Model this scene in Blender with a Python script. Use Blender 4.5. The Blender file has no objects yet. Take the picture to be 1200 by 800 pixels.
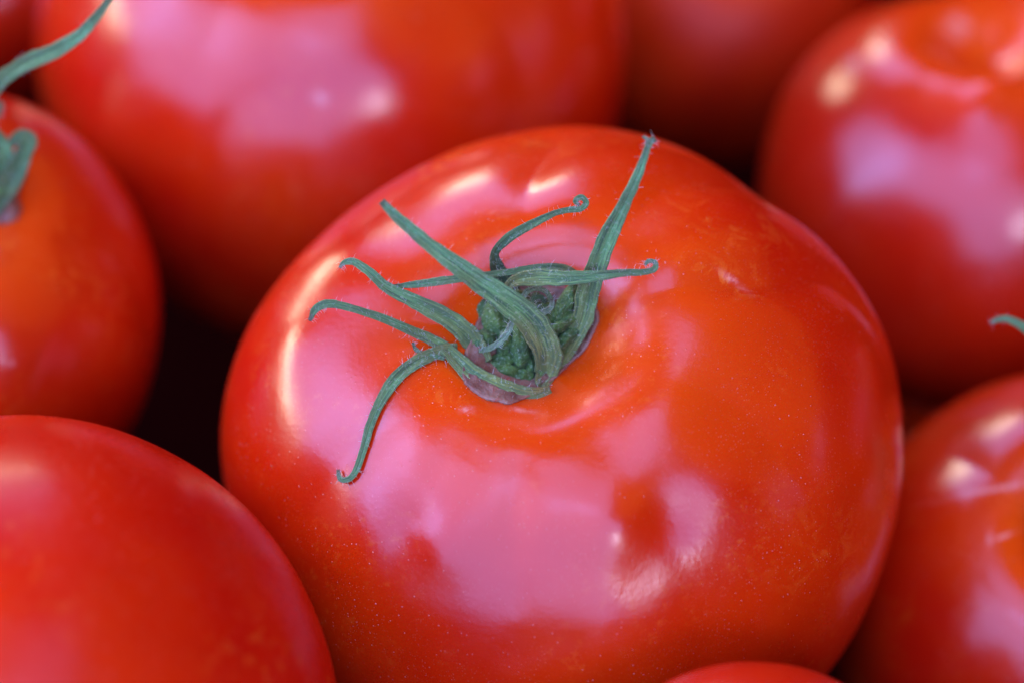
import bpy, math, random
import numpy as np
from mathutils import Vector, Matrix
from mathutils.bvhtree import BVHTree
from mathutils import noise as mn

S = bpy.context.scene
COL = S.collection
random.seed(7)

# ------------------------------------------------------------------ camera
ELEV = math.radians(55.0)
FPX = 1200 * 100 / 36.0                    # focal length in photograph pixels
D0 = 0.36                                  # metres from the lens to the middle of the big tomato
fwd = Vector((0, math.cos(ELEV), -math.sin(ELEV)))
right = Vector((1, 0, 0))
up = right.cross(fwd)
CAM = Vector((-(60) * D0 / FPX, 0, 0)) - fwd * D0 + up * (110 * D0 / FPX)
cd = bpy.data.cameras.new('camera')
cam = bpy.data.objects.new('camera', cd)
COL.objects.link(cam)
cam.matrix_world = Matrix((right, up, -fwd)).transposed().to_4x4()
cam.location = CAM
cd.lens = 100
cd.sensor_width = 36
cd.clip_start = 0.01
cd.clip_end = 20
cd.dof.use_dof = True
cd.dof.focus_distance = 0.331
cd.dof.aperture_fstop = 7.1
cd.dof.aperture_blades = 9
S.camera = cam

def ray(px, py):
    return fwd + right * ((px - 600) / FPX) + up * ((400 - py) / FPX)
def at(px, py, depth):                     # point seen at a photograph pixel, at a distance along the view
    return CAM + ray(px, py) * depth
def at_z(px, py, z):                       # point seen at a photograph pixel, at a height above the crate
    r = ray(px, py)
    return CAM + r * ((z - CAM.z) / r.z)

# ------------------------------------------------------------------ light: open shade, daylight from the stall's open sides
w = bpy.data.worlds.new('World')
S.world = w
w.use_nodes = True
w.node_tree.nodes['Background'].inputs[0].default_value = (1.0, 0.86, 0.72, 1)
w.node_tree.nodes['Background'].inputs[1].default_value = 0.015

def area(name, az, el, dist, sx, sy, col, radiance, roll=0):
    """rectangular lamp; az 0 = far side (+Y), 90 = right (+X); aimed at the tomatoes"""
    a, e = math.radians(az), math.radians(el)
    d = Vector((math.sin(a) * math.cos(e), math.cos(a) * math.cos(e), math.sin(e)))
    L = bpy.data.lights.new(name, 'AREA')
    L.shape = 'RECTANGLE'
    L.size, L.size_y = sx, sy
    L.color = col
    L.energy = radiance * sx * sy * 3.14159
    o = bpy.data.objects.new(name, L)
    COL.objects.link(o)
    q = d.to_track_quat('Z', 'Y')
    o.rotation_euler = (q.to_matrix() @ Matrix.Rotation(math.radians(roll), 3, 'Z')).to_euler()
    o.location = d * dist
    return o
BLUE = (0.27, 0.38, 1.0)
AMBER = (1.0, 0.24, 0.03)
WARM = (1.0, 0.86, 0.62)
area('sky_opening_front_left', -142, 49, 2.0, 4.2, 2.05, BLUE, 6.4, 5)
area('sky_opening_left', -80, 33, 2.0, 1.1, 1.15, BLUE, 6.8)
area('sky_opening_back', -19, 28, 2.0, 0.85, 0.85, BLUE, 6.2)
area('bright_horizon_left', -72, 15, 2.1, 1.1, 0.26, WARM, 26.0)
area('bright_horizon_far_left', -44, 8, 2.1, 0.55, 0.34, WARM, 22.0)
area('bright_horizon_back', -17, 15, 2.1, 0.5, 0.22, WARM, 22.0)
area('sky_opening_right', 95, 20, 2.0, 0.5, 0.3, BLUE, 1.1)

area('highlight_lamp_front', 158, 40, 1.95, 0.30, 0.34, (.9, .86, 1), 18.0)  # added small lamp for whitish edge highlights, not an actual cloud
area('sky_opening_overhead', -100, 84, 2.0, 1.15, 0.95, BLUE, 5.4)
area('amber_fill', 62, 52, 2.4, 3.0, 2.6, AMBER, 1.3)  # added warm fill lamp for the diffuse reds; the awning is only assumed
S.view_settings.view_transform = 'Standard'
S.view_settings.look = 'None'
S.view_settings.exposure = 0.0
S.view_settings.gamma = 1.0
S.render.engine = 'CYCLES'
S.cycles.use_denoising = True
S.cycles.max_bounces = 8

# ------------------------------------------------------------------ node helpers
def new_mat(name):
    m = bpy.data.materials.new(name)
    m.use_nodes = True
    nt = m.node_tree
    return m, nt, nt.nodes['Principled BSDF']
def N(nt, t, **kw):
    n = nt.nodes.new(t)
    for k, v in kw.items():
        if k.startswith('i_'):
            n.inputs[k[2:].replace('_', ' ')].default_value = v
        else:
            setattr(n, k, v)
    return n
def ramp(nt, fac, stops):
    r = nt.nodes.new('ShaderNodeValToRGB')
    els = r.color_ramp.elements
    while len(els) > 1: els.remove(els[-1])
    els[0].position = stops[0][0]; els[0].color = (*stops[0][1], 1)
    for p, c in stops[1:]:
        e = els.new(p); e.color = (*c, 1)
    nt.links.new(fac, r.inputs[0])
    return r.outputs[0]
def g(v): return (v, v, v)
def mix(nt, fac, a, b, mode='MIX'):
    m = nt.nodes.new('ShaderNodeMix'); m.data_type = 'RGBA'; m.blend_type = mode
    for s, v in ((m.inputs[0], fac), (m.inputs[6], a), (m.inputs[7], b)):
        if hasattr(v, 'links'): nt.links.new(v, s)
        elif isinstance(v, tuple): s.default_value = (*v, 1)
        else: s.default_value = v
    return m.outputs[2]
def mathn(nt, op, a, b):
    m = nt.nodes.new('ShaderNodeMath'); m.operation = op
    for s, v in ((m.inputs[0], a), (m.inputs[1], b)):
        if hasattr(v, 'links'): nt.links.new(v, s)
        else: s.default_value = v
    return m.outputs[0]

def tomato_skin(name, red=(0.46, 0.007, 0.0008), orange=(0.57, 0.032, 0.0008), gold=0.5, rough=0.22, seed=0.0, dust=1.0):
    m, nt, P = new_mat(name)
    L = nt.links.new
    tc = N(nt, 'ShaderNodeTexCoord')
    mp = N(nt, 'ShaderNodeMapping'); mp.inputs['Location'].default_value = (seed, seed * .7, -seed * .3)
    L(tc.outputs['Object'], mp.inputs[0])
    V = mp.outputs[0]
    big = N(nt, 'ShaderNodeTexNoise', i_Scale=30.0, i_Detail=3.0, i_Roughness=.55); L(V, big.inputs[0])
    c = mix(nt, ramp(nt, big.outputs[0], [(.35, g(0)), (.68, g(1))]), red, orange)
    # ripening: more orange round the stem (attribute written on the mesh)
    at_ = N(nt, 'ShaderNodeAttribute', attribute_name='shoulder')
    c = mix(nt, mathn(nt, 'MULTIPLY', at_.outputs['Fac'], .8), c, (0.66, 0.064, 0.001))
    # golden freckles in patches
    fine = N(nt, 'ShaderNodeTexNoise', i_Scale=700.0, i_Detail=6.0, i_Roughness=.7); L(V, fine.inputs[0])
    pat = N(nt, 'ShaderNodeTexNoise', i_Scale=75.0, i_Detail=2.0); L(V, pat.inputs[0])
    fm = mathn(nt, 'MULTIPLY', ramp(nt, fine.outputs[0], [(.54, g(0)), (.70, g(1))]), ramp(nt, pat.outputs[0], [(.50, g(0)), (.68, g(1))]))
    gp = N(nt, 'ShaderNodeAttribute', attribute_name='gold')
    wv = N(nt, 'ShaderNodeTexNoise', i_Scale=260.0, i_Detail=7.0, i_Roughness=.75, i_Distortion=1.2); L(V, wv.inputs[0])
    fm2 = mathn(nt, 'MULTIPLY', ramp(nt, wv.outputs[0], [(.50, g(0)), (.62, g(1))]), gp.outputs['Fac'])
    fm = mathn(nt, 'MAXIMUM', mathn(nt, 'MULTIPLY', fm, gold), fm2)
    c = mix(nt, mathn(nt, 'MULTIPLY', fm, .55), c, (0.85, 0.30, 0.03))
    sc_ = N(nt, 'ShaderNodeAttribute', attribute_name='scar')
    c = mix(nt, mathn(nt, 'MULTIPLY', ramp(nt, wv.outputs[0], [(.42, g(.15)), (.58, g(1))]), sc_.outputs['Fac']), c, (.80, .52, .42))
    # dust: tiny pale specks
    vo = N(nt, 'ShaderNodeTexVoronoi', i_Scale=1900.0); L(V, vo.inputs[0])
    dots = ramp(nt, vo.outputs['Distance'], [(.0, g(1)), (.13, g(1)), (.22, g(0))])
    cell = ramp(nt, N_sep(nt, vo.outputs['Color']), [(.80, g(0)), (.84, g(1))])
    dn = N(nt, 'ShaderNodeTexNoise', i_Scale=60.0, i_Detail=2.0); L(V, dn.inputs[0])
    dots = mathn(nt, 'MULTIPLY', mathn(nt, 'MULTIPLY', dots, cell), ramp(nt, dn.outputs[0], [(.38, g(.15)), (.62, g(1))]))
    v2 = N(nt, 'ShaderNodeTexVoronoi', i_Scale=3600.0); L(V, v2.inputs[0])
    dn2 = N(nt, 'ShaderNodeTexNoise', i_Scale=110.0, i_Detail=5.0, i_Roughness=.7); L(V, dn2.inputs[0])
    d2 = mathn(nt, 'MULTIPLY', ramp(nt, v2.outputs['Distance'], [(.0, g(1)), (.2, g(1)), (.34, g(0))]), ramp(nt, N_sep(nt, v2.outputs['Color']), [(.62, g(0)), (.78, g(1))]))
    d2 = mathn(nt, 'MULTIPLY', d2, ramp(nt, dn2.outputs[0], [(.40, g(.1)), (.64, g(1))]))
    c = mix(nt, mathn(nt, 'MULTIPLY', d2, .22 * dust), c, (0.90, 0.45, 0.25))
    c = mix(nt, mathn(nt, 'MULTIPLY', dots, .30 * dust), c, (0.85, 0.62, 0.5))
    L(c, P.inputs['Base Color'])
    P.inputs['Subsurface Weight'].default_value = .35
    P.inputs['Subsurface Radius'].default_value = (1.0, .18, .06)
    P.inputs['Subsurface Scale'].default_value = .004
    rn = N(nt, 'ShaderNodeTexNoise', i_Scale=160.0, i_Detail=5.0, i_Roughness=.65); L(V, rn.inputs[0])
    rr = N(nt, 'ShaderNodeMapRange'); L(rn.outputs[0], rr.inputs[0])
    rr.inputs[1].default_value = .3; rr.inputs[2].default_value = .7
    rr.inputs[3].default_value = rough - .05; rr.inputs[4].default_value = rough + .07
    L(rr.outputs[0], P.inputs['Roughness'])
    P.inputs['IOR'].default_value = 1.5
    P.inputs['Specular IOR Level'].default_value = .55
    # relief: wax grain, faint radial pull lines, soft dents
    bn = N(nt, 'ShaderNodeTexNoise', i_Scale=1500.0, i_Detail=2.0); L(V, bn.inputs[0])
    bm = N(nt, 'ShaderNodeTexNoise', i_Scale=120.0, i_Detail=2.0); L(V, bm.inputs[0])
    h = mathn(nt, 'ADD', mathn(nt, 'MULTIPLY', bn.outputs[0], .000018), mathn(nt, 'MULTIPLY', bm.outputs[0], .00006))
    h = mathn(nt, 'ADD', h, mathn(nt, 'MULTIPLY', dots, .00003))
    b = N(nt, 'ShaderNodeBump', i_Strength=1.0, i_Distance=1.0); L(h, b.inputs['Height'])
    L(b.outputs[0], P.inputs['Normal'])
    return m
def N_sep(nt, col):
    s = nt.nodes.new('ShaderNodeSeparateColor'); nt.links.new(col, s.inputs[0]); return s.outputs[0]

def sepal_mat(name, base, mid, tip):
    m, nt, P = new_mat(name)
    L = nt.links.new
    uv = N(nt, 'ShaderNodeUVMap')
    sx = N(nt, 'ShaderNodeSeparateXYZ'); L(uv.outputs[0], sx.inputs[0])
    tc = N(nt, 'ShaderNodeTexCoord')
    n0 = N(nt, 'ShaderNodeTexNoise', i_Scale=420.0, i_Detail=4.0, i_Roughness=.65); L(tc.outputs['Object'], n0.inputs[0])
    u = mathn(nt, 'ADD', sx.outputs[0], mathn(nt, 'MULTIPLY', mathn(nt, 'SUBTRACT', n0.outputs[0], .5), .35))
    c = ramp(nt, u, [(0, base), (.10, base), (.36, mid), (.75, tip), (1, tip)])
    cb = N(nt, 'ShaderNodeCombineXYZ')
    L(mathn(nt, 'MULTIPLY', sx.outputs[0], 5.0), cb.inputs[0]); L(mathn(nt, 'MULTIPLY', sx.outputs[1], 11.0), cb.inputs[1])
    ve = N(nt, 'ShaderNodeTexNoise', i_Scale=1.0, i_Detail=5.0, i_Roughness=.7); L(cb.outputs[0], ve.inputs[0])
    c = mix(nt, ramp(nt, ve.outputs[0], [(.40, g(1)), (.56, g(0))]), c, (.06, .16, .06))
    c = mix(nt, mathn(nt, 'MULTIPLY', ramp(nt, ve.outputs[0], [(.52, g(0)), (.68, g(1))]), .55), c, (.38, .64, .27))
    n1 = N(nt, 'ShaderNodeTexNoise', i_Scale=2600.0, i_Detail=3.0); L(tc.outputs['Object'], n1.inputs[0])
    c = mix(nt, mathn(nt, 'MULTIPLY', ramp(nt, n1.outputs[0], [(.55, g(0)), (.70, g(1))]), .5), c, (.44, .60, .32))
    big = N(nt, 'ShaderNodeTexNoise', i_Scale=230.0, i_Detail=3.0); L(tc.outputs['Object'], big.inputs[0])
    c = mix(nt, mathn(nt, 'MULTIPLY', ramp(nt, big.outputs[0], [(.45, g(0)), (.62, g(1))]), .4), c, (.13, .17, .04))
    c = mix(nt, ramp(nt, sx.outputs[0], [(.93, g(0)), (1.0, g(.8))]), c, (.10, .07, .03))
    L(c, P.inputs['Base Color'])
    P.inputs['Roughness'].default_value = .62
    P.inputs['Specular IOR Level'].default_value = .35
    P.inputs['Subsurface Weight'].default_value = .12
    P.inputs['Subsurface Scale'].default_value = .0008
    P.inputs['Sheen Weight'].default_value = .08
    h = mathn(nt, 'ADD', mathn(nt, 'MULTIPLY', ve.outputs[0], .0006), mathn(nt, 'MULTIPLY', n1.outputs[0], .00010))
    b = N(nt, 'ShaderNodeBump', i_Strength=1.0, i_Distance=1.0); L(h, b.inputs['Height'])
    L(b.outputs[0], P.inputs['Normal'])
    return m
GREEN_SHADE = sepal_mat('sepal_green_shaded', (.05, .08, .01), (.06, .14, .02), (.09, .24, .035))  # darker copy of the sepal green, shading put into the colour
GREEN = sepal_mat('sepal_green', (.27, .27, .04), (.19, .40, .10), (.19, .48, .15))
OLIVE = sepal_mat('sepal_olive', (.28, .25, .03), (.22, .31, .05), (.14, .38, .10))
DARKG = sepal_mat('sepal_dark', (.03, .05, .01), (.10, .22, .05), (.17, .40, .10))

def lump_mat():
    m, nt, P = new_mat('stem_base_green')
    L = nt.links.new
    tc = N(nt, 'ShaderNodeTexCoord')
    n = N(nt, 'ShaderNodeTexNoise', i_Scale=500.0, i_Detail=4.0, i_Roughness=.65); L(tc.outputs['Object'], n.inputs[0])
    n1 = N(nt, 'ShaderNodeTexNoise', i_Scale=3000.0, i_Detail=3.0); L(tc.outputs['Object'], n1.inputs[0])
    c = ramp(nt, n.outputs[0], [(.3, (.018, .05, .008)), (.5, (.045, .11, .014)), (.7, (.10, .19, .025))])
    c = mix(nt, mathn(nt, 'MULTIPLY', ramp(nt, n1.outputs[0], [(.54, g(0)), (.68, g(1))]), .5), c, (.26, .36, .2))
    L(c, P.inputs['Base Color'])
    P.inputs['Roughness'].default_value = .7
    P.inputs['Sheen Weight'].default_value = .05
    h = mathn(nt, 'ADD', mathn(nt, 'MULTIPLY', n.outputs[0], .0006), mathn(nt, 'MULTIPLY', n1.outputs[0], .00022))
    b = N(nt, 'ShaderNodeBump', i_Strength=1.0, i_Distance=1.0); L(h, b.inputs['Height']); L(b.outputs[0], P.inputs['Normal'])
    return m
LUMP = lump_mat()
def rim_mat():
    m, nt, P = new_mat('scar_rim_membrane')
    L = nt.links.new
    tc = N(nt, 'ShaderNodeTexCoord')
    n = N(nt, 'ShaderNodeTexNoise', i_Scale=330.0, i_Detail=5.0, i_Roughness=.7); L(tc.outputs['Object'], n.inputs[0])
    c = ramp(nt, n.outputs[0], [(.25, (.07, .03, .015)), (.42, (.17, .07, .04)), (.58, (.26, .15, .09)), (.72, (.34, .03, .02))])
    L(c, P.inputs['Base Color'])
    P.inputs['Roughness'].default_value = .55
    P.inputs['Subsurface Weight'].default_value = .3
    P.inputs['Subsurface Scale'].default_value = .001
    b = N(nt, 'ShaderNodeBump', i_Strength=1.0, i_Distance=.0006); L(n.outputs[0], b.inputs['Height']); L(b.outputs[0], P.inputs['Normal'])
    return m
RIM = rim_mat()
def plain(name, col, rough=.6):
    m, nt, P = new_mat(name)
    tc = N(nt, 'ShaderNodeTexCoord')
    n = N(nt, 'ShaderNodeTexNoise', i_Scale=300.0, i_Detail=3.0); nt.links.new(tc.outputs['Object'], n.inputs[0])
    c = mix(nt, n.outputs[0], tuple(v * .7 for v in col), tuple(min(1, v * 1.25) for v in col))
    nt.links.new(c, P.inputs['Base Color'])
    P.inputs['Roughness'].default_value = rough
    return m

# ------------------------------------------------------------------ mesh helpers
def make_obj(name, verts, faces, mat, parent=None, smooth=True, uvs=None):
    me = bpy.data.meshes.new(name)
    me.from_pydata([tuple(v) for v in verts] if not isinstance(verts, np.ndarray) else verts.tolist(), [], faces)
    me.update()
    if uvs is not None:
        l = me.uv_layers.new(name='UVMap')
        idx = np.empty(len(me.loops), dtype=np.int32); me.loops.foreach_get('vertex_index', idx)
        l.data.foreach_set('uv', np.asarray(uvs, dtype=np.float32)[idx].ravel())
    if smooth: me.polygons.foreach_set('use_smooth', [True] * len(me.polygons))
    me.materials.append(mat)
    o = bpy.data.objects.new(name, me)
    COL.objects.link(o)
    if parent: o.parent = parent
    return o
def empty(name, loc, label=None, cat=None, group=None):
    o = bpy.data.objects.new(name, None); COL.objects.link(o)
    o.location = loc; o.empty_display_size = .01
    if label: o['label'] = label
    if cat: o['category'] = cat
    if group: o['group'] = group
    return o
def wrap(a): return (a + np.pi) % (2 * np.pi) - np.pi
def sstep(a, b, x):
    t = np.clip((x - a) / (b - a), 0, 1); return t * t * (3 - 2 * t)

def tomato_mesh(R, H, grooves, lobes, bumps, nphi=240, nt_=140, dimple=(.20, .26), box=.86, low=1.0, gold=(), pxb=(), pxg=(), pxs=(), M4=None):
    """R radius, H height/width ratio. grooves: (azimuth deg, half width deg, depth) pinched from the stem down the
    shoulder; lobes: (n, phase deg, amp) plan outline; bumps: (azimuth deg, polar deg, size deg, amp)."""
    ph = np.linspace(0, 2 * np.pi, nphi, endpoint=False)
    tt = np.linspace(0, np.pi, nt_ + 1)[1:-1]
    PH, T = np.meshgrid(ph, tt)
    s, c = np.sin(T), np.cos(T)
    rho = np.abs(s) ** box
    z = np.sign(c) * np.abs(c) ** .92 * H
    z = np.where(z < 0, z * low, z)
    scale = np.ones_like(T)
    for n, p, a in lobes:
        scale += a * np.cos(n * (PH - math.radians(p))) * np.sin(T) ** 1.2
    gr = np.zeros_like(T)
    for az, wd, dep, *ext in grooves:
        e = ext[0] if ext else 95
        d = wrap(PH - math.radians(az) - .09 * np.sin(2.6 * T + az) - .05 * np.sin(7 * T + az * 2)) / (math.radians(wd) * (1 + .35 * np.sin(3 * T + az)))
        prof = np.exp(-np.abs(d) ** 1.5)
        wt = sstep(math.radians(10), math.radians(36), T) * (1 - sstep(math.radians(e * .45), math.radians(e), T))
        gr += dep * prof * wt
    scale -= gr
    for az, pol, size, a in bumps:
        a0, p0 = math.radians(az), math.radians(pol)
        dot = np.sin(T) * np.sin(p0) * np.cos(PH - a0) + np.cos(T) * np.cos(p0)
        ang = np.arccos(np.clip(dot, -1, 1)) / math.radians(size)
        scale += a * np.exp(-ang ** 2)
    def solid(scale):
        X, Y, Z = rho * np.cos(PH) * scale, rho * np.sin(PH) * scale, z * scale
        dd, dw = dimple
        rr = np.sqrt(X ** 2 + Y ** 2)
        Z = np.where(T < np.pi / 2, Z - dd * np.exp(-(rr / dw) ** 2) - .04 * np.exp(-(rr / .55) ** 2), Z)
        return X * R, Y * R, Z * R
    if pxb:                                    # dents and swellings located on the skin where the photograph shows them
        X, Y, Z = solid(scale)
        P = np.stack([X, Y, Z], -1) @ np.array(M4.to_3x3()).T + np.array(M4.translation) - np.array(CAM)
        dep = P @ np.array(fwd)
        u_, v_ = 600 + P @ np.array(right) / dep * FPX, 400 - P @ np.array(up) / dep * FPX
        for bx, by, br, ba in pxb:
            dd_ = (u_ - bx) ** 2 + (v_ - by) ** 2 + np.where(dep > .352, 1e9, 0)
            q = np.unravel_index(np.argmin(dd_), dd_.shape)
            c0 = np.array([X[q], Y[q], Z[q]])
            dist = np.sqrt((X - c0[0]) ** 2 + (Y - c0[1]) ** 2 + (Z - c0[2]) ** 2) / (br * .0001)
            scale = scale + ba * np.exp(-dist ** 2)
    X, Y, Z = rho * np.cos(PH) * scale, rho * np.sin(PH) * scale, z * scale
    dd, dw = dimple
    rr = np.sqrt(X ** 2 + Y ** 2)
    Z = np.where(T < np.pi / 2, Z - dd * np.exp(-(rr / dw) ** 2) - .04 * np.exp(-(rr / .55) ** 2), Z)
    Z = np.where(T > np.pi / 2, Z + .05 * np.exp(-(rr / .25) ** 2), Z)
    V = np.stack([X * R, Y * R, Z * R], -1).reshape(-1, 3)
    # gentle irregularity
    off = Vector((R * 371.3, H * 91.7, nphi * .1))
    seedv = Vector((sum(b[0] for b in grooves) * .01, len(bumps), R * 1000))
    d = np.array([mn.noise(Vector(v) * (1.5 / R) + seedv) for v in V])
    d2 = np.array([mn.noise(Vector(v) * (4.0 / R) + seedv * 1.7) for v in V])
    V = V * (1 + .012 * d + .0035 * d2)[:, None]
    nr, nc = T.shape
    top = len(V); V = np.vstack([V, [[0, 0, V[:nc, 2].mean()]], [[0, 0, V[-nc:, 2].mean()]]])
    F = []
    for i in range(nr - 1):
        for j in range(nc):
            k = (j + 1) % nc
            F.append((i * nc + j, (i + 1) * nc + j, (i + 1) * nc + k, i * nc + k))
    for j in range(nc):
        k = (j + 1) % nc
        F.append((top, j, k)); F.append((top + 1, (nr - 1) * nc + k, (nr - 1) * nc + j))
    sh = np.concatenate([(1 - sstep(.12, .75, T)).ravel(), [1, 0]])
    gd = np.zeros_like(T)
    for az, pol, size, a in gold:
        a0, p0 = math.radians(az), math.radians(pol)
        dot = np.sin(T) * np.sin(p0) * np.cos(PH - a0) + np.cos(T) * np.cos(p0)
        gd += a * np.exp(-(np.arccos(np.clip(dot, -1, 1)) / math.radians(size)) ** 2)
    sr = np.zeros_like(T)
    P = V[:-2] @ np.array(M4.to_3x3()).T + np.array(M4.translation) - np.array(CAM)
    dep = (P @ np.array(fwd)).reshape(T.shape)
    u_ = 600 + (P @ np.array(right)).reshape(T.shape) / dep * FPX
    v_ = 400 - (P @ np.array(up)).reshape(T.shape) / dep * FPX
    cdep = (M4.translation - CAM).dot(fwd)
    for arr, lst in ((gd, pxg), (sr, pxs)):
        for bx, by, rx, ry, ang, a in lst:
            ca, sa = math.cos(math.radians(ang)), math.sin(math.radians(ang))
            du, dv = u_ - bx, -(v_ - by)
            e = ((du * ca + dv * sa) / rx) ** 2 + ((-du * sa + dv * ca) / ry) ** 2
            arr += np.where(dep < cdep, a * np.exp(-e), 0)
    gd = np.concatenate([gd.ravel(), [0, 0]]); sr = np.concatenate([sr.ravel(), [0, 0]])
    return V, F, sh, gd, sr

def axis_matrix(axis_cam, spin):
    """rotation whose local Z is the given axis (camera right, camera up, towards camera) and local X points screen right"""
    z = (right * axis_cam[0] + up * axis_cam[1] - fwd * axis_cam[2]).normalized()
    x = (right - z * right.dot(z)).normalized()
    y = z.cross(x)
    M = Matrix((x, y, z)).transposed()
    return M @ Matrix.Rotation(math.radians(spin), 3, 'Z')

BV = []
def tomato(label, centre, R, H, axis, mat, grooves=(), lobes=(), bumps=(), spin=0, res=1.0, group=None, **kw):
    M = axis_matrix(axis, spin)
    M4 = M.to_4x4(); M4.translation = centre
    V, F, sh, gd, sr = tomato_mesh(R, H, grooves, lobes, bumps, int(240 * res), int(140 * res), M4=M4, **kw)
    root = empty('tomato', centre, label, 'tomato', group)
    root.rotation_euler = M.to_euler()
    o = make_obj('skin', V, F, mat, root)
    for nm, arr in (('shoulder', sh), ('gold', gd), ('scar', sr)):
        a = o.data.attributes.new(nm, 'FLOAT', 'POINT'); a.data.foreach_set('value', arr.astype(np.float32))
    root['_M'] = 0; del root['_M']
    MW = M.to_4x4(); MW.translation = centre
    bv = BVHTree.FromPolygons([MW @ Vector(v) for v in V], F)
    BV.append((label, bv, centre))
    return root, MW, bv

# ------------------------------------------------------------------ ribbons (sepals)
def spline(pts, n):
    P = np.array(pts, float)
    P = np.vstack([2 * P[0] - P[1], P, 2 * P[-1] - P[-2]])
    seg = len(P) - 3
    out = []
    for i in range(n):
        t = i / (n - 1) * seg
        k = min(int(t), seg - 1); f = t - k
        p0, p1, p2, p3 = P[k:k + 4]
        out.append(.5 * ((2 * p1) + (-p0 + p2) * f + (2 * p0 - 5 * p1 + 4 * p2 - p3) * f * f + (-p0 + 3 * p1 - 3 * p2 + p3) * f ** 3))
    return np.array(out)
HAIR = []
def ribbon(name, ctrl, mat, parent, MWinv, bv=None, thick=.00045, cup=.22, n=90, hairs=1.0, seed=0, dp=None):
    dp = DP if dp is None else dp
    """ctrl: (px, py, depth mm nearer than the stem scar, width px, twist deg)"""
    rnd = random.Random(seed + 11)
    q = spline(ctrl, n)
    pos = [at(a[0], a[1], dp - a[2] * .001) for a in q]
    if bv is not None:                       # keep the ribbon on or above the skin
        for i, p in enumerate(pos):
            d = (p - CAM).normalized()
            hit = bv.ray_cast(CAM, d)
            if hit[0] is not None:
                lim = hit[3] - .0006
                if (p - CAM).length > lim: pos[i] = CAM + d * lim
        for _ in range(3):
            pos = [pos[0]] + [(pos[i - 1] + pos[i] * 2 + pos[i + 1]) / 4 for i in range(1, n - 1)] + [pos[-1]]
    m = 15
    V, UV, F = [], [], []
    ring = []
    for i in range(n):
        T = (pos[min(i + 1, n - 1)] - pos[max(i - 1, 0)]).normalized()
        tocam = (CAM - pos[i]).normalized()
        tw = math.radians(q[i][4])
        Nn = (tocam - T * tocam.dot(T))
        if Nn.length < .25: Nn = Nn + up * .01
        Nn.normalize()
        B = T.cross(Nn)
        Nn, B = Nn * math.cos(tw) + B * math.sin(tw), B * math.cos(tw) - Nn * math.sin(tw)
        depth = (pos[i] - CAM).dot(fwd)
        wd = max(q[i][3], 1.2) * depth / FPX
        u = i / (n - 1)
        th = min(thick, wd * .35)
        wl = wd * (1 + .16 * mn.noise(Vector((u * 9, seed, 0))) + .10 * mn.noise(Vector((u * 31, seed, 0))))
        wr = wd * (1 + .16 * mn.noise(Vector((u * 9, seed, 7))) + .10 * mn.noise(Vector((u * 31, seed, 7))))
        r = []
        for side in (1, -1):
            for j in range(m):
                v = -1 + 2 * j / (m - 1)
                if side < 0: v = -v
                if side < 0 and j in (0, m - 1): continue
                ww = wl if v < 0 else wr
                wav = .05 * wd * mn.noise(Vector((u * 14, v * 1.5, seed + 3)))
                prof = (1 - abs(v) ** 3) * .5 + .08
                p = pos[i] + B * (v * ww / 2) + Nn * (cup * wd * (v * v - .4) + wav + side * th * prof + .045 * mn.noise(Vector((u * 5, v * 5.5, seed + 9))) * wd - .10 * wd * math.exp(-(v / .22) ** 2))
                V.append(MWinv @ p); UV.append((u, v * .5 + .5)); r.append(len(V) - 1)
                if side > 0 and hairs and rnd.random() < .055 * hairs:
                    edge = abs(v) > .7
                    dirn = (Nn * rnd.uniform(.1, 1) + B * rnd.uniform(-.5, .5) + (B * math.copysign(1.0, v) if edge else Vector()) + T * rnd.uniform(-.4, .6)).normalized()
                    HAIR.append((MWinv @ p, (MWinv.to_3x3() @ dirn), rnd.uniform(.0003, .0010)))
        ring.append(r)
    k = len(ring[0])
    for i in range(n - 1):
        for j in range(k):
            a, b = ring[i][j], ring[i][(j + 1) % k]
            c, d = ring[i + 1][(j + 1) % k], ring[i + 1][j]
            F.append((a, b, c, d))
    F.append(tuple(reversed(ring[0]))); F.append(tuple(ring[-1]))
    return make_obj(name, V, F, mat, parent, uvs=UV)
def flush_hairs(parent, mat):
    V, F = [], []
    for p, d, l in HAIR:
        a = d.orthogonal().normalized() * .000022
        b = d.cross(a)
        k = len(V)
        mid = p + d * l * .55 + b * 3
        tip = p + d * l + (a + b) * 6
        V += [p + a, p - a * .5 + b * .87, p - a * .5 - b * .87, mid + a * .6, mid - a * .3 + b * .5, mid - a * .3 - b * .5, tip]
        for x in range(3):
            y = (x + 1) % 3
            F.append((k + x, k + y, k + 3 + y, k + 3 + x)); F.append((k + 3 + x, k + 3 + y, k + 6))
    HAIR.clear()
    if V:
        o = make_obj('fine_hairs', V, F, mat, parent); o['kind'] = 'stuff'
HAIRM = plain('pale_plant_hair', (.5, .55, .45), .6)

def blob(name, centre, axes, rad, mat, parent, seed, amp=.22, n=22, freq=1.6, kind=None):
    V, F = [], []
    A = Matrix(axes).transposed()
    for i in range(n + 1):
        t = math.pi * i / n
        for j in range(n * 2):
            p = math.pi * j / n
            d = Vector((math.sin(t) * math.cos(p), math.sin(t) * math.sin(p), math.cos(t)))
            s = 1 + amp * mn.noise(d * freq + Vector((seed, seed * 2.1, 0))) + amp * .4 * mn.noise(d * freq * 3 + Vector((seed, 0, 5)))
            v = Vector((d.x * rad[0], d.y * rad[1], d.z * rad[2])) * s
            V.append(centre + A @ v)
    m = n * 2
    for i in range(n):
        for j in range(m):
            F.append((i * m + j, (i + 1) * m + j, (i + 1) * m + (j + 1) % m, i * m + (j + 1) % m))
    return make_obj(name, V, F, mat, parent)

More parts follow.
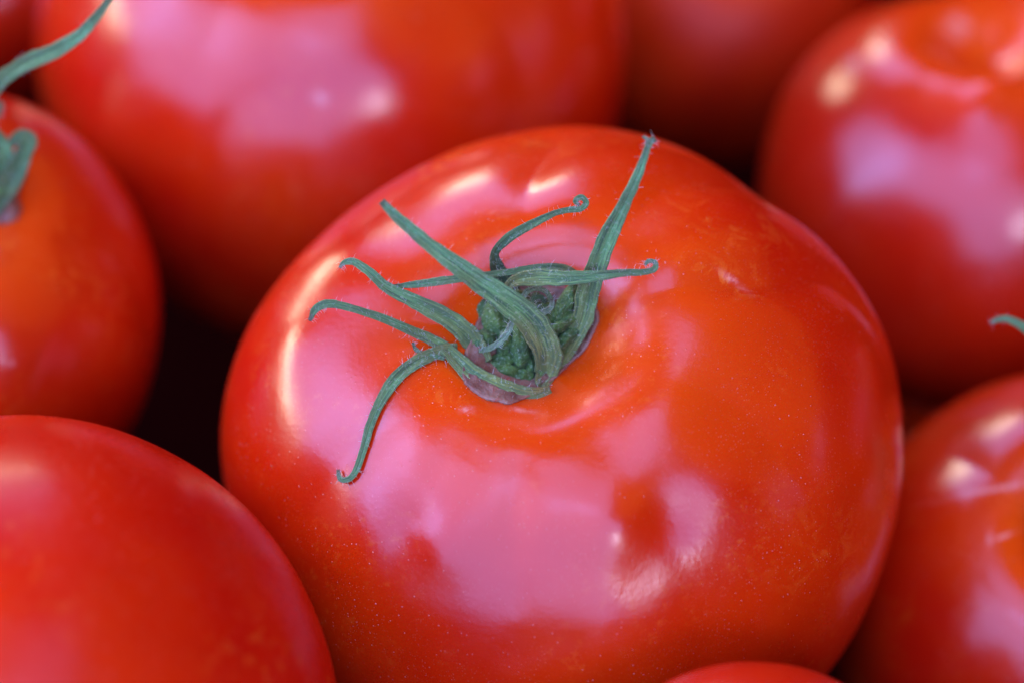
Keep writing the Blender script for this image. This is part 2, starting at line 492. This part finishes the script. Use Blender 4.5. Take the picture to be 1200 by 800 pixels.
# ------------------------------------------------------------------ the crate under the fruit
def crate():
    m = plain('crate_gap_shade', (.008, .0008, .0008), 1)  # near-black red puts the deep shade of the gaps into the floor colour
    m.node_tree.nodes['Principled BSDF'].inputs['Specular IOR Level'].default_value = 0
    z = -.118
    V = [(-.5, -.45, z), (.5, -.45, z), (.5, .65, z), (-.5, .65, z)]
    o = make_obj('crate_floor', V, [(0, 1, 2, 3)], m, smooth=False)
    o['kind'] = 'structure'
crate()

# ------------------------------------------------------------------ tomatoes
SK_MAIN = tomato_skin('tomato_skin', seed=0.0, gold=.35, dust=.65)
SK_B = tomato_skin('tomato_skin_deep', red=(.40, .006, .001), orange=(.50, .018, .001), seed=.31, gold=.1, dust=.6)
SK_D = tomato_skin('tomato_skin_bloomed', red=(.44, .006, .001), orange=(.54, .020, .001), seed=.5, gold=.5, rough=.27, dust=.8)
for n_ in SK_D.node_tree.nodes:
    if n_.type == 'BSDF_PRINCIPLED': n_.inputs['IOR'].default_value = 1.28; n_.inputs['Specular IOR Level'].default_value = .4
SK_E = tomato_skin('tomato_skin_dull', red=(.40, .012, .001), orange=(.50, .034, .001), seed=.9, gold=.1, rough=.42, dust=.5)
for n_ in SK_E.node_tree.nodes:
    if n_.type == 'BSDF_PRINCIPLED': n_.inputs['Specular IOR Level'].default_value = .18
SK_C = tomato_skin('tomato_skin_orange', red=(.44, .008, .001), orange=(.52, .028, .001), seed=.77, gold=.4, dust=.7)

main_root, MW, main_bv = tomato(
    'big ribbed tomato in the middle, its dried green stem cap in full view', Vector((0, 0, 0)), .0428, .80, (-.10, .42, .90), SK_MAIN,
    grooves=[(267, 13, .008, 130), (239, 13, .018, 130), (296, 14, .018, 120), (208, 16, .032, 120), (13, 7, .045, 90), (52, 14, .03), (97, 18, .032, 75), (132, 14, .024, 62), (165, 14, .012, 62), (335, 14, .02)],
    lobes=[(1, 270, .060), (2, 10, .012), (3, 40, .012), (5, 20, .010)],
    bumps=[(42, 82, 26, -.055), (140, 82, 28, -.045), (178, 24, 13, -.03)],
    pxb=[(705, 520, 40, -.014), (775, 470, 50, .006), (788, 600, 38, -.011), (850, 560, 40, .006),
         (716, 606, 46, .022), (745, 682, 34, -.006), (446, 690, 62, .024), (522, 632, 42, .024), (395, 640, 50, .008), (640, 600, 34, .006),
         (525, 525, 22, -.004), (510, 552, 22, -.004), (484, 608, 22, -.005), (471, 636, 22, -.006), (458, 664, 22, -.006), (446, 694, 24, -.005),
         (606, 545, 16, -.003), (604, 568, 16, -.0035), (603, 591, 16, -.004), (603, 614, 16, -.004), (603, 637, 16, -.004), (604, 660, 16, -.004), (605, 683, 18, -.004), (606, 708, 20, -.003),
         (490, 400, 75, -.020), (550, 265, 48, -.008), (420, 470, 40, .004), (870, 340, 60, .010)],
    res=1.7, dimple=(.20, .225), pxg=[(845, 325, 40, 14, -20, .75), (850, 265, 70, 30, -15, .32), (640, 172, 40, 12, 0, .5), (525, 188, 50, 10, 25, .5), (310, 430, 12, 30, 0, .4), (720, 370, 22, 30, 0, .4), (535, 470, 30, 8, -20, .5), (960, 650, 60, 60, 0, .25)],
    pxs=[(548, 480, 7, 3, 0, .7), (860, 330, 16, 3, -35, .5), (610, 480, 20, 2.5, -10, .3), (590, 250, 14, 4, 0, .25)])
MWinv = MW.inverted()
hit = main_bv.ray_cast(CAM, ray(622, 408).normalized())
DP = (hit[0] - CAM).dot(fwd)               # depth of the stem scar
pole = MWinv @ hit[0]

def spec(px, py, z): return at_z(px, py, z)
G = 'ripe tomatoes packed round the big one'
def nb(label, px, py, z, rpx, H, axis, mat, **kw):
    c = spec(px, py, z)
    depth = (c - CAM).dot(fwd)
    return tomato(label, c, rpx * depth / FPX, H, axis, mat, group=G, **kw)
gr5 = [(20, 16, .05), (85, 18, .05), (150, 16, .06), (215, 17, .05), (290, 17, .05)]
gr2 = [(225, 30, .04), (320, 24, .06), (100, 24, .04)]
gr4 = [(20, 20, .035), (110, 20, .03), (200, 24, .03), (290, 20, .04)]
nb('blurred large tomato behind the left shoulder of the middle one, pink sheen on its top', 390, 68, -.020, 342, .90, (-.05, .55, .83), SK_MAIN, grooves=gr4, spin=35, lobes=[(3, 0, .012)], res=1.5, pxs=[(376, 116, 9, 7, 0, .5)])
left_t = nb('left edge tomato with a cut green stem cap at the frame edge', -90, 368, -.008, 276, .90, (.25, .5, .83), SK_C, grooves=gr5, spin=70, res=1.2, pxg=[(50, 300, 90, 26, -30, .35), (110, 350, 30, 60, 0, .2)], pxs=[(8, 424, 6, 4, 0, .8)])
nb('smooth tomato filling the lower left corner, nearest the viewer', 4, 874, .010, 398, .82, (-.55, .25, .80), SK_D, grooves=[(30, 28, .02), (100, 28, .02), (330, 25, .015)], lobes=[(2, 0, .02)])
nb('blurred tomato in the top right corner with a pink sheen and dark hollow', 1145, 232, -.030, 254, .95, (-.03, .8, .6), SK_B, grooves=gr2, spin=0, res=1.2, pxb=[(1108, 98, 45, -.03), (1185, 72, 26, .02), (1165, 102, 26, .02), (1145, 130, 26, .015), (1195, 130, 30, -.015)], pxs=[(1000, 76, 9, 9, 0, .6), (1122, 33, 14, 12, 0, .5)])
right_t = nb('right edge tomato with a thin white crease across its side', 1268, 722, -.031, 292, .88, (-.1, .5, .86), SK_MAIN, grooves=gr4, spin=40, res=1.7,
    pxb=[(1190, 566, 14, -.010), (1165, 570, 12, -.010), (1140, 576, 12, -.008), (1120, 584, 10, -.005)],
    pxs=[(1165, 573, 50, 3.5, 11, .55), (1175, 628, 14, 2.5, 20, .45), (1160, 630, 3, 9, 0, .45)])
nb('tomato showing only a sliver of its top at the bottom edge', 885, 1000, .012, 224, .85, (0, .4, .9), SK_B)
nb('plain blurred tomato at the top edge, between the two big blurred ones', 842, 0, -.050, 186, .92, (0, .4, .9), SK_E)
nb('dark shaded tomato in the top left corner', -20, -40, -.045, 170, .88, (0, .4, .9), SK_B)
nb('tomato lying deep in the dark gap right of the middle one', 1100, 500, -.098, 190, .88, (0, .4, .9), SK_B, res=.5)

# the crate is full: fruit just outside the picture shades the gaps
for k, (x, y, z, r, lab) in enumerate([
        (-140, -26, 0, 33, 'tomato beyond the left edge, against the lower left corner one'),
        (-150, 84, -10, 33, 'tomato beyond the left edge, behind the one with the cut stem'),
        (-2, -124, 2, 32, 'tomato in front of the lower left corner one, below the frame'),
        (126, 22, -5, 35, 'tomato beyond the right edge, beside the top right corner one'),
        (77, -101, 4, 35, 'tomato below the frame, in front of the creased right edge one'),
        (103, 117, -20, 33, 'tomato beyond the top right corner, last in its row')]):
    tomato(lab, Vector((x, y, z)) * .001, r * .001, .86, (.1 * math.sin(k * 2), .5, .86), SK_B, grooves=gr4, spin=k * 47, res=.5, group=G)

# ------------------------------------------------------------------ stem cap of the big tomato
def surf(bv, px, py):
    d = ray(px, py).normalized()
    h = bv.ray_cast(CAM, d)
    return h[3] / 1.0 if h[0] is not None else None
def smooth_closed(poly, n):
    P = np.array(poly, float); m = len(P); out = []
    for i in range(n):
        t = i / n * m; k = int(t); f = t - k
        p0, p1, p2, p3 = P[(k - 1) % m], P[k % m], P[(k + 1) % m], P[(k + 2) % m]
        out.append(.5 * ((2 * p1) + (-p0 + p2) * f + (2 * p0 - 5 * p1 + 4 * p2 - p3) * f * f + (-p0 + 3 * p1 - 3 * p2 + p3) * f ** 3))
    return np.array(out)
def scar_rim(poly, centre, bv, Minv, parent, seed=0, n=150):
    out = smooth_closed(poly, n)
    cx, cy = centre
    V, F = [], []
    rings = [(1.02, -.0004), (1.0, .0003), (.975, .0006), (.93, .0004), (.86, .0005), (.80, .0008), (.76, .0008), (.5, .0004), (.1, .0004)]
    for f, lift in rings:
        for k, (x, y) in enumerate(out):
            a = k / n * 6.283
            jag = 1 + .035 * mn.noise(Vector((math.cos(a) * 3, math.sin(a) * 3, seed))) + .018 * mn.noise(Vector((math.cos(a) * 14, math.sin(a) * 14, seed)))
            px, py = cx + (x - cx) * f * jag, cy + (y - cy) * f * jag
            t = surf(bv, px, py)
            l = lift * (1 + .4 * mn.noise(Vector((math.cos(a) * 6, math.sin(a) * 6, seed + f * 9))))
            V.append(Minv @ (CAM + ray(px, py).normalized() * (t - l)))
    m = len(rings)
    for i in range(m - 1):
        for k in range(n):
            k2 = (k + 1) % n
            F.append((i * n + k, i * n + k2, (i + 1) * n + k2, (i + 1) * n + k))
    F.append(tuple((m - 1) * n + k for k in range(n)))
    return make_obj('scar_rim', V, F, RIM, parent)
rim = scar_rim([(541, 441), (555, 458), (579, 470), (605, 470), (632, 458), (659, 435), (686, 408), (701, 377), (695, 354), (670, 338), (640, 330), (600, 334), (574, 356), (557, 384), (545, 415)],
               (620, 402), main_bv, MWinv, main_root, 3)

def knob(name, px, py, h, rx, ry, rz, ang, seed, parent, mat=LUMP, dp=None, Minv=None, **kw):
    dp = DP if dp is None else dp
    Minv = MWinv if Minv is None else Minv
    depth = dp - h * .001
    k = depth / FPX
    a = math.radians(ang)
    ax = right * math.cos(a) + up * math.sin(a)
    ay = -right * math.sin(a) + up * math.cos(a)
    R3 = Minv.to_3x3()
    return blob(name, Minv @ at(px, py, depth), [R3 @ ax, R3 @ ay, R3 @ (-fwd)], (rx * k, ry * k, rz * k), mat, parent, seed, **kw)
calyx = knob('calyx', 620, 398, .4, 56, 50, 22, 0, 1, main_root, amp=.3, n=40, freq=3.2)
for sd, (px, py, h, rx, ry, rz, ang) in enumerate([
        (581, 378, 1.8, 18, 25, 14, 10), (567, 399, 2.2, 17, 13, 16, 20), (584, 424, 2.2, 25, 11, 16, 24), (603, 436, 1.8, 15, 11, 14, 20),
        (609, 404, 2.8, 13, 28, 18, 6), (622, 433, 1.8, 8, 16, 14, -5), (664, 356, 3.0, 11, 28, 18, -30), (660, 378, 2.8, 25, 9, 16, 32),
        (664, 396, 2.3, 22, 9, 15, 38), (640, 372, 2.4, 14, 20, 15, 0), (652, 414, 1.8, 20, 9, 14, 48), (607, 352, 2.2, 16, 14, 14, 0), (556, 418, 1.6, 14, 12, 12, 30), (640, 395, 3.2, 9, 18, 16, 10), (592, 400, 2.8, 9, 18, 15, -15), (572, 430, 2.6, 20, 11, 12, -25), (592, 438, 2.8, 18, 12, 12, 10), (612, 443, 2.6, 16, 11, 12, 15), (554, 402, 1.6, 14, 18, 12, 10), (632, 441, 1.8, 10, 16, 12, 0), (566, 370, 1.0, 12, 20, 9, -20), (678, 366, 2.2, 9, 18, 13, -25)]):
    knob('knob', px, py, h, rx, ry, rz, ang, sd * 3.7 + 1, calyx, n=20, amp=.22, freq=1.8)
PALE = sepal_mat('sepal_pale', (.22, .32, .10), (.34, .50, .24), (.40, .54, .30))
def rb(ctrl, mat, seed, name='sepal', **kw):
    return ribbon(name, ctrl, mat, calyx, MWinv, main_bv, seed=seed, **kw)
rb([(634, 452, 1.2, 18, 10), (641, 430, 3.4, 30, 5), (639, 404, 6.2, 34, 0), (620, 373, 9, 34, -5), (590, 349, 11, 31, -8), (556, 326, 12.5, 25, -5), (520, 300, 14, 19, 0), (485, 272, 15, 15, 5), (461, 251, 15.5, 12, 10), (447, 236, 15.4, 9, 20)], GREEN, 1, n=130)
rb([(570, 424, 1.6, 16, 0), (558, 404, 3.2, 24, -10), (538, 382, 4.6, 24, -12), (505, 362, 5.6, 21, -10), (475, 348, 6.3, 16, 0), (450, 335, 6.8, 13, 10), (430, 317, 7.2, 11, 10), (415, 307, 7.2, 9, 0), (403, 308, 6.8, 6, 0), (398, 314, 6.4, 3, 0)], GREEN, 2, n=120)
rb([(645, 456, 1.8, 10, 0), (622, 463, 2.2, 20, 0), (588, 457, 2.8, 26, 10), (553, 439, 3.4, 25, 15), (520, 407, 4.4, 16, 15), (485, 389, 5.4, 12, 10), (450, 374, 6.4, 10, 0), (415, 362, 6.9, 9, 0), (387, 356, 7, 10, 0), (370, 362, 6.6, 9, 0), (363, 376, 6, 4, 0)], OLIVE, 3, n=130)
rb([(536, 408, 2.6, 12, 0), (518, 411, 3.2, 15, 0), (500, 418, 3.8, 16, 0), (482, 427, 4, 16, 0), (464, 443, 4, 15, 0), (447, 468, 3.9, 13, 0), (434, 497, 3.5, 11, 0), (426, 525, 3, 9, 0), (419, 547, 2.6, 8, 0), (410, 560, 2.4, 7, 0), (399, 561, 2.6, 6, 0), (396, 550, 3.0, 4, 0)], GREEN, 4, n=130)
rb([(484, 401, 4.6, 3, 0), (487, 409, 4.6, 5, 0), (497, 415, 4.6, 6, 0), (509, 417, 4.4, 6, 0), (522, 420, 3.6, 5, 0)], DARKG, 41, name='withered_sepal', n=40)
rb([(676, 350, 2.4, 18, 0), (673, 328, 4, 16, 20), (660, 315, 5, 11, 30), (635, 314, 5.6, 9, 20), (600, 318, 5.9, 8, 0), (560, 324, 6, 8, 0), (520, 329, 6, 10, 0), (490, 333, 6, 9, 0), (458, 336, 5.8, 4, 0)], GREEN, 5)
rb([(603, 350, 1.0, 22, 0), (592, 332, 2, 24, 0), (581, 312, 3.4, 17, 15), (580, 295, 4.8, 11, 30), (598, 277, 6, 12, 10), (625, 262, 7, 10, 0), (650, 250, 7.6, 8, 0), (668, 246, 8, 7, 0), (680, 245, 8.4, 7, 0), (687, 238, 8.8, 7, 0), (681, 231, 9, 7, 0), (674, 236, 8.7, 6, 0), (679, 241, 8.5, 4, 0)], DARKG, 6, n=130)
rb([(592, 340, 4, 8, 0), (604, 329, 6.4, 14, 0), (630, 325, 8, 20, 5), (662, 326, 9.2, 18, 10), (700, 323, 9.8, 13, 10), (732, 320, 10, 9, 5), (752, 319, 10, 8, 0), (766, 316, 10, 7, 0), (768, 308, 10, 6, 0), (760, 306, 10, 5, 0), (756, 311, 9.8, 3, 0)], GREEN, 7, n=130)
rb([(652, 430, 1.4, 14, -10), (668, 405, 2.4, 20, -10), (683, 374, 4, 25, -10), (690, 340, 6, 27, 0), (701, 305, 8.2, 25, 5), (716, 270, 10.5, 21, 8), (731, 240, 12.5, 17, 8), (746, 208, 14.5, 12, 0), (756, 182, 15.6, 9, 0), (761, 168, 16, 8, 0), (768, 162, 16.2, 7, 0)], GREEN, 8, n=130)
rb([(761, 169, 16, 6, 0), (758, 163, 16.2, 5, 0), (753, 160, 16.3, 3, 0)], GREEN, 81, name='sepal_tip', n=20)
rb([(561, 411, 4.2, 5, 0), (574, 408, 4.8, 7, 0), (587, 399, 5.4, 8, 0), (596, 387, 5.8, 8, 0), (602, 372, 5.6, 7, 0)], PALE, 9, name='withered_sepal', n=50)
rb([(646, 352, 4.6, 6, 0), (640, 342, 4.8, 6, 0), (628, 338, 4.8, 6, 0), (616, 343, 4.8, 7, 0), (613, 354, 4.8, 7, 0), (620, 364, 4.9, 8, 0), (633, 367, 5, 8, 0), (645, 361, 5, 7, 0), (648, 351, 5.2, 6, 0)], PALE, 10, name='curled_stub', n=70)
rb([(640, 355, 3.6, 6, 0), (634, 348, 3.8, 6, 0), (625, 349, 3.8, 6, 0), (623, 356, 3.8, 6, 0), (630, 361, 3.8, 6, 0)], DARKG, 12, name='curled_stub', n=40)
flush_hairs(calyx, HAIRM)

# ------------------------------------------------------------------ stem caps at the frame edges
def side_cap(root, Mw, bv, dp, ctrls, cen, size):
    Mi = Mw.inverted()
    c = knob('calyx', cen[0], cen[1], 2.0, size * .5, size * .42, size * .3, 0, 5, root, dp=dp, Minv=Mi, amp=.3, n=26, freq=2.6)
    for k in range(6):
        a = k / 6 * 6.283 + .4
        knob('knob', cen[0] + math.cos(a) * size * .34, cen[1] + math.sin(a) * size * .3, 3.2, size * .2, size * .13, size * .18, math.degrees(a), k + 2.5, c, dp=dp, Minv=Mi, n=14)
    for q, (ct, mt) in enumerate(ctrls):
        ribbon('sepal', ct, mt, c, Mi, bv, seed=30 + q, dp=dp, hairs=.5)
    flush_hairs(c, HAIRM)
LR, LM, LB = left_t
d_l = (LB.ray_cast(CAM, ray(-25, 215).normalized())[0] - CAM).dot(fwd)
side_cap(LR, LM, LB, d_l, [
    ([(-30, 210, 3, 22, 0), (-22, 160, 7, 22, 0), (-8, 105, 11, 19, 0), (25, 77, 14, 18, 0), (60, 62, 16, 18, 0), (92, 42, 18, 15, 0), (113, 20, 19, 11, 0), (132, -6, 20, 8, 0)], GREEN),
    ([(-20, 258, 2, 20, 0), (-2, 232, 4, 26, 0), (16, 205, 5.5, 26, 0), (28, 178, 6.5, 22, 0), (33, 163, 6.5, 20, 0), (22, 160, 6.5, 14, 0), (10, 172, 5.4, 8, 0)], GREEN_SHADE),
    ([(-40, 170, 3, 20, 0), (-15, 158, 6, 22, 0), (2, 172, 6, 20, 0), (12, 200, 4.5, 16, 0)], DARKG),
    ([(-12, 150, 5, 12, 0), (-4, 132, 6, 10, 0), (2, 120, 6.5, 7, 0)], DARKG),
    ([(-40, 240, 3, 24, 0), (-80, 270, 7, 24, 0), (-120, 310, 8, 10, 0)], GREEN),
], (-28, 215), 90)
knob('knob', 16, 205, 2.4, 14, 26, 14, -20, 4.4, LR.children[1], dp=d_l, Minv=LM.inverted(), n=18)
knob('scar_swelling', 8, 250, 1.6, 18, 15, 12, 30, 6.1, LR, mat=RIM, dp=d_l, Minv=LM.inverted(), n=18)
rimL = scar_rim([(-28 + 50 * math.cos(a), 222 + 44 * math.sin(a)) for a in [k * .628 for k in range(10)]], (-28, 222), LB, LM.inverted(), LR, 8, n=90)
RR, RM, RB = right_t
d_r = (RB.ray_cast(CAM, ray(1275, 545).normalized())[0] - CAM).dot(fwd)
side_cap(RR, RM, RB, d_r, [
    ([(1272, 540, 2, 22, 0), (1258, 490, 7, 22, 0), (1238, 430, 11, 18, 0), (1215, 396, 13, 13, 0), (1196, 381, 14, 10, 0), (1180, 374, 14.5, 8, 0), (1168, 375, 14.5, 6, 0), (1161, 379, 14.2, 4, 0)], GREEN),
    ([(1285, 560, 2, 22, 0), (1250, 585, 6, 20, 0), (1225, 620, 8, 12, 0), (1215, 650, 7, 4, 0)], GREEN),
    ([(1290, 540, 2, 22, 0), (1330, 500, 6, 20, 0), (1360, 450, 8, 8, 0)], GREEN),
], (1275, 550), 90)

for i in range(len(BV)):
    for j in range(i + 1, len(BV)):
        ov = BV[i][1].overlap(BV[j][1])
        if ov: print('OVERLAP', len(ov), '|', BV[i][0][:40], '|', BV[j][0][:40])
